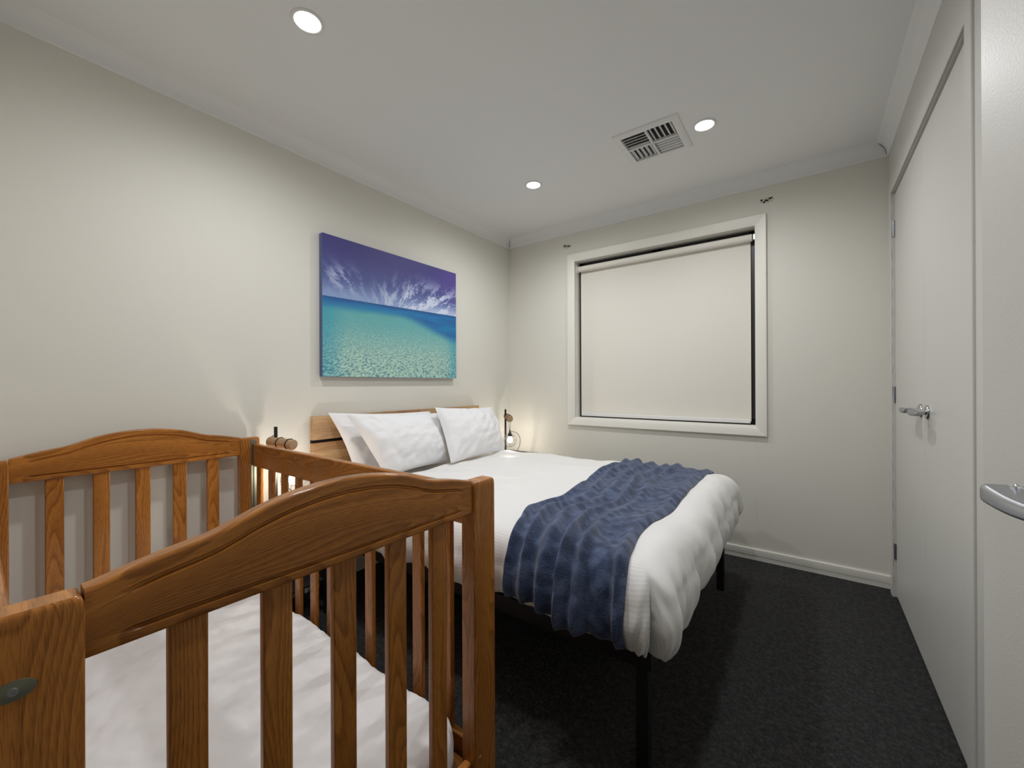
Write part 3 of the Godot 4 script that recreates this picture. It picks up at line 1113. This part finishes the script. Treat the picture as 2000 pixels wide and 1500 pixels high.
func lamp(label: String, foot: Vector3, log_a: Vector3, log_b: Vector3, bulb_at: Vector3, top_y: float, cord_side: Vector3) -> void:
	var t := thing("table_lamp", label, "lamp", foot, 0.0, "log and cage bedside lamps")
	var A := log_a - foot
	var B := log_b - foot
	var C := bulb_at - foot
	obj("base", lathe([[0.0, 0.0], [0.055, 0.0], [0.056, 0.003], [0.054, 0.006], [0.0, 0.007]], 32), M.black, t)
	obj("post", bar(Vector3(0.013, top_y - foot.y - 0.004, 0.013), 1, 0.002), M.black, t, Vector3(0, (top_y - foot.y + 0.004) / 2, 0))
	# the log lies through the post
	var d := (B - A).normalized()
	var side := d.cross(Vector3.UP).normalized()
	var bs := Basis(side, d, side.cross(d))
	var ln := (B - A).length()
	var lg := obj("log", lathe([[0.0, 0.0], [0.021, 0.0], [0.0235, 0.003], [0.0242, ln * 0.4], [0.0238, ln - 0.003], [0.0215, ln], [0.0, ln]], 26, A, bs), M.log, t)
	for f in [0.42, 0.80]:
		var ring := []
		for k in 25:
			var an := TAU * k / 24.0
			ring.append(A + d * (ln * f + 0.006 * sin(an * 0.5)) + (side * cos(an) + side.cross(d) * sin(an)) * 0.0255)
		obj("cord_turn", tube(ring, 0.0024, 6), M.cord, lg)
	# cord from the post over the log, down to the socket
	var hang := B - d * 0.022
	var path := []
	for k in 13:
		var f := k / 12.0
		var p := Vector3(0, top_y - foot.y - 0.045, 0).lerp(A - d * 0.004, f)
		p += Vector3.UP * 0.012 * sin(PI * f)
		path.append(p)
	obj("cord", tube(path, 0.0022, 6), M.cord, t)
	for s in [-0.008, 0.008]:
		obj("cord", tube([hang + side * s + Vector3.DOWN * 0.026, C + side * s * 0.3 + Vector3.UP * 0.075], 0.0013, 6), M.cord, t)
	obj("socket", lathe([[0.0, 0.088], [0.005, 0.086], [0.006, 0.070], [0.016, 0.048], [0.018, 0.034], [0.0, 0.034]], 20, C), M.black, t)
	# cord that loops out from the socket and runs down behind
	var c0 := C + Vector3(0, 0.07, 0)
	var loop := []
	for k in 21:
		var f := k / 20.0
		loop.append(c0.lerp(Vector3(0, 0.004, 0) + cord_side * 0.13, f) + cord_side * 0.085 * sin(PI * f) + Vector3.UP * 0.06 * sin(PI * f) * (1.0 - f))
	obj("cord", tube(loop, 0.0022, 6), M.cord, t)
	# bulb and its wire cage
	var bu := obj("bulb", lathe([[0.0, -0.024], [0.012, -0.021], [0.021, -0.012], [0.024, 0.0], [0.021, 0.012], [0.013, 0.024], [0.011, 0.036], [0.0, 0.036]], 24, C), M.bulb, t)
	var cage := Node3D.new()
	cage.name = "cage"
	t.add_child(cage, true)
	var R := 0.056
	for k in 12:
		var an := TAU * k / 12.0
		var w := []
		for j in 17:
			var ph := lerpf(-1.35, 1.15, j / 16.0)
			var tw := an + ph * 0.35 * (1.0 if k % 2 == 0 else -1.0)
			w.append(C + Vector3(R * cos(ph) * cos(tw), R * sin(ph), R * cos(ph) * sin(tw)))
		obj("wire", tube(w, 0.0009, 5), M.black, cage)
	for ph in [-1.3, -0.7, 0.0, 0.7]:
		var w := []
		for j in 29:
			var an := TAU * j / 28.0
			w.append(C + Vector3(R * cos(ph) * cos(an), R * sin(ph), R * cos(ph) * sin(an)))
		obj("wire", tube(w, 0.0009, 5), M.black, cage)
	var l := OmniLight3D.new()
	l.name = "lamp_light"
	l.position = C
	l.light_size = 0.016
	l.light_energy = 0.05
	l.light_color = Color(1.0, 0.955, 0.90)
	l.omni_range = 6.0
	l.omni_attenuation = 2.0
	l.shadow_enabled = true
	t.add_child(l)

func bedside() -> void:
	bedside_table("narrow black bedside table squeezed between the bed and the cot", Vector3(0.165, 0, 1.995), 0.25, 0.21, 0.529)
	bedside_table("black bedside table in the corner between bed and window wall", Vector3(0.175, 0, 0.22), 0.31, 0.34, 0.529)
	lamp("log lamp with lit bulb in a wire cage, seen behind the cot rail", Vector3(0.12, 0.53, 2.06), Vector3(0.085, 0.838, 2.072), Vector3(0.230, 0.828, 2.028), Vector3(0.215, 0.662, 2.022), 0.910, Vector3(0.25, 0, -0.75))
	lamp("log lamp with lit bulb in the corner by the window wall", Vector3(0.135, 0.53, 0.245), Vector3(0.105, 0.840, 0.195), Vector3(0.225, 0.826, 0.300), Vector3(0.20, 0.650, 0.272), 0.900, Vector3(0.4, 0, -0.6))

# ------------------------------------------------------------------ ceiling vent
func vent() -> void:
	var c := Vector3(1.520, ROOM_H, 0.775)
	var t := thing("ceiling_vent", "square white four-way air vent in the ceiling beside a downlight", "vent", c)
	var o := 0.166
	var i := 0.130
	# flange: four mitred boards
	var prof := [[0.0, 0.0], [0.0, -0.010], [0.006, -0.012], [0.026, -0.009], [0.035, -0.004], [0.036, 0.0]]
	var cs := [Vector2(-1, -1), Vector2(1, -1), Vector2(1, 1), Vector2(-1, 1)]
	for k in 4:
		var rows := []
		for q in [cs[k], cs[(k + 1) % 4]]:
			var r := PackedVector3Array()
			for p in prof:
				r.append(Vector3(q.x * (i + p[0]), p[1], q.y * (i + p[0])))
			rows.append(r)
		var b := MB.new()
		b.grid(rows, true, 30.0)
		obj("flange", b.mesh(), M.plastic, t)
	obj("cross_bar", bar(Vector3(0.010, 0.016, 2 * i), 2, 0.002), M.plastic, t, Vector3(0, -0.004, 0))
	obj("cross_bar", bar(Vector3(2 * i, 0.016, 0.010), 0, 0.002), M.plastic, t, Vector3(0, -0.004, 0))
	var bx0 := MB.new()
	for q in [[Vector3(2 * i, 0.004, 2 * i), Vector3(0, 0.502, 0)], [Vector3(0.004, 0.5, 2 * i), Vector3(-i + 0.004, 0.25, 0)], [Vector3(0.004, 0.5, 2 * i), Vector3(i - 0.004, 0.25, 0)], [Vector3(2 * i - 0.01, 0.5, 0.004), Vector3(0, 0.25, -i + 0.004)], [Vector3(2 * i - 0.01, 0.5, 0.004), Vector3(0, 0.25, i - 0.004)]]:
		bar_into(bx0, q[0], 1, 0.0002, q[1], Vector2.ZERO, 1)
	obj("duct", bx0.mesh(), M.duct, t)
	var bx := bar(Vector3(i - 0.012, 0.0028, 0.021), 0, 0.0006, Vector2.ZERO, 1)
	var bxs := bar(Vector3(i - 0.012, 0.0028, 0.0115), 0, 0.0006, Vector2.ZERO, 1)
	var bzs := bar(Vector3(0.0135, 0.0016, i - 0.012), 2, 0.0006, Vector2.ZERO, 1)
	var bz := bar(Vector3(0.021, 0.0016, i - 0.012), 2, 0.0006, Vector2.ZERO, 1)
	for qx in [-1, 1]:
		for qz in [-1, 1]:
			for k in 5:
				var s := (k + 0.5) * (i - 0.005) / 5.0 + 0.005
				var along_x: bool = qx * qz < 0
				var bl := obj("louvre", (bxs if qz < 0 else bx) if along_x else (bzs if qx < 0 else bz), M.plastic, t, Vector3(qx * (i + 0.005) / 2, 0.0, qz * s) if along_x else Vector3(qx * s, 0.0, qz * (i + 0.005) / 2))
				if along_x:
					bl.rotation.x = deg_to_rad(45.0) * qz
				else:
					bl.rotation.z = deg_to_rad(-45.0) * qx

# ------------------------------------------------------------------ torn fixings above the window
func wall_marks() -> void:
	var rng := RandomNumberGenerator.new()
	rng.seed = 5
	for q in [[Vector3(0.588, 2.236, 0.0), "torn plaster patch with screw plugs above the left window corner"], [Vector3(1.982, 2.243, 0.0), "torn plaster patch with screw plugs above the right window corner"]]:
		var t := thing("screw_plug_patch", q[1], "wall plug", q[0], 0.0, "old curtain rod fixings")
		var ax := Basis(Vector3(1, 0, 0), Vector3(0, 0, 1), Vector3(0, -1, 0))
		var ring := PackedVector3Array()
		for k in 18:
			var an := TAU * k / 18.0
			var r := 1.0 + rng.randf_range(-0.22, 0.22)
			ring.append(Vector3(0.036 * r * cos(an), 0.015 * r * sin(an), 0.001))
		var low := PackedVector3Array()
		for p in ring:
			low.append(Vector3(p.x * 1.06, p.y * 1.06, 0.0))
		var b := MB.new()
		b.grid([low, ring], true, 30.0)
		b.fan(ring, false)
		obj("plaster_patch", b.mesh(), M.plaster, t)
		for k in 6:
			var at := Vector3(-0.026 + 0.0105 * k + rng.randf_range(-0.002, 0.002), rng.randf_range(-0.011, 0.011), 0.001)
			var rr := rng.randf_range(0.0042, 0.0068)
			obj("plug", lathe([[rr, 0.0], [rr, 0.003], [rr * 0.55, 0.0042], [rr * 0.5, 0.0015], [0.0, 0.0015]], 10, at, ax), M.plug, t)
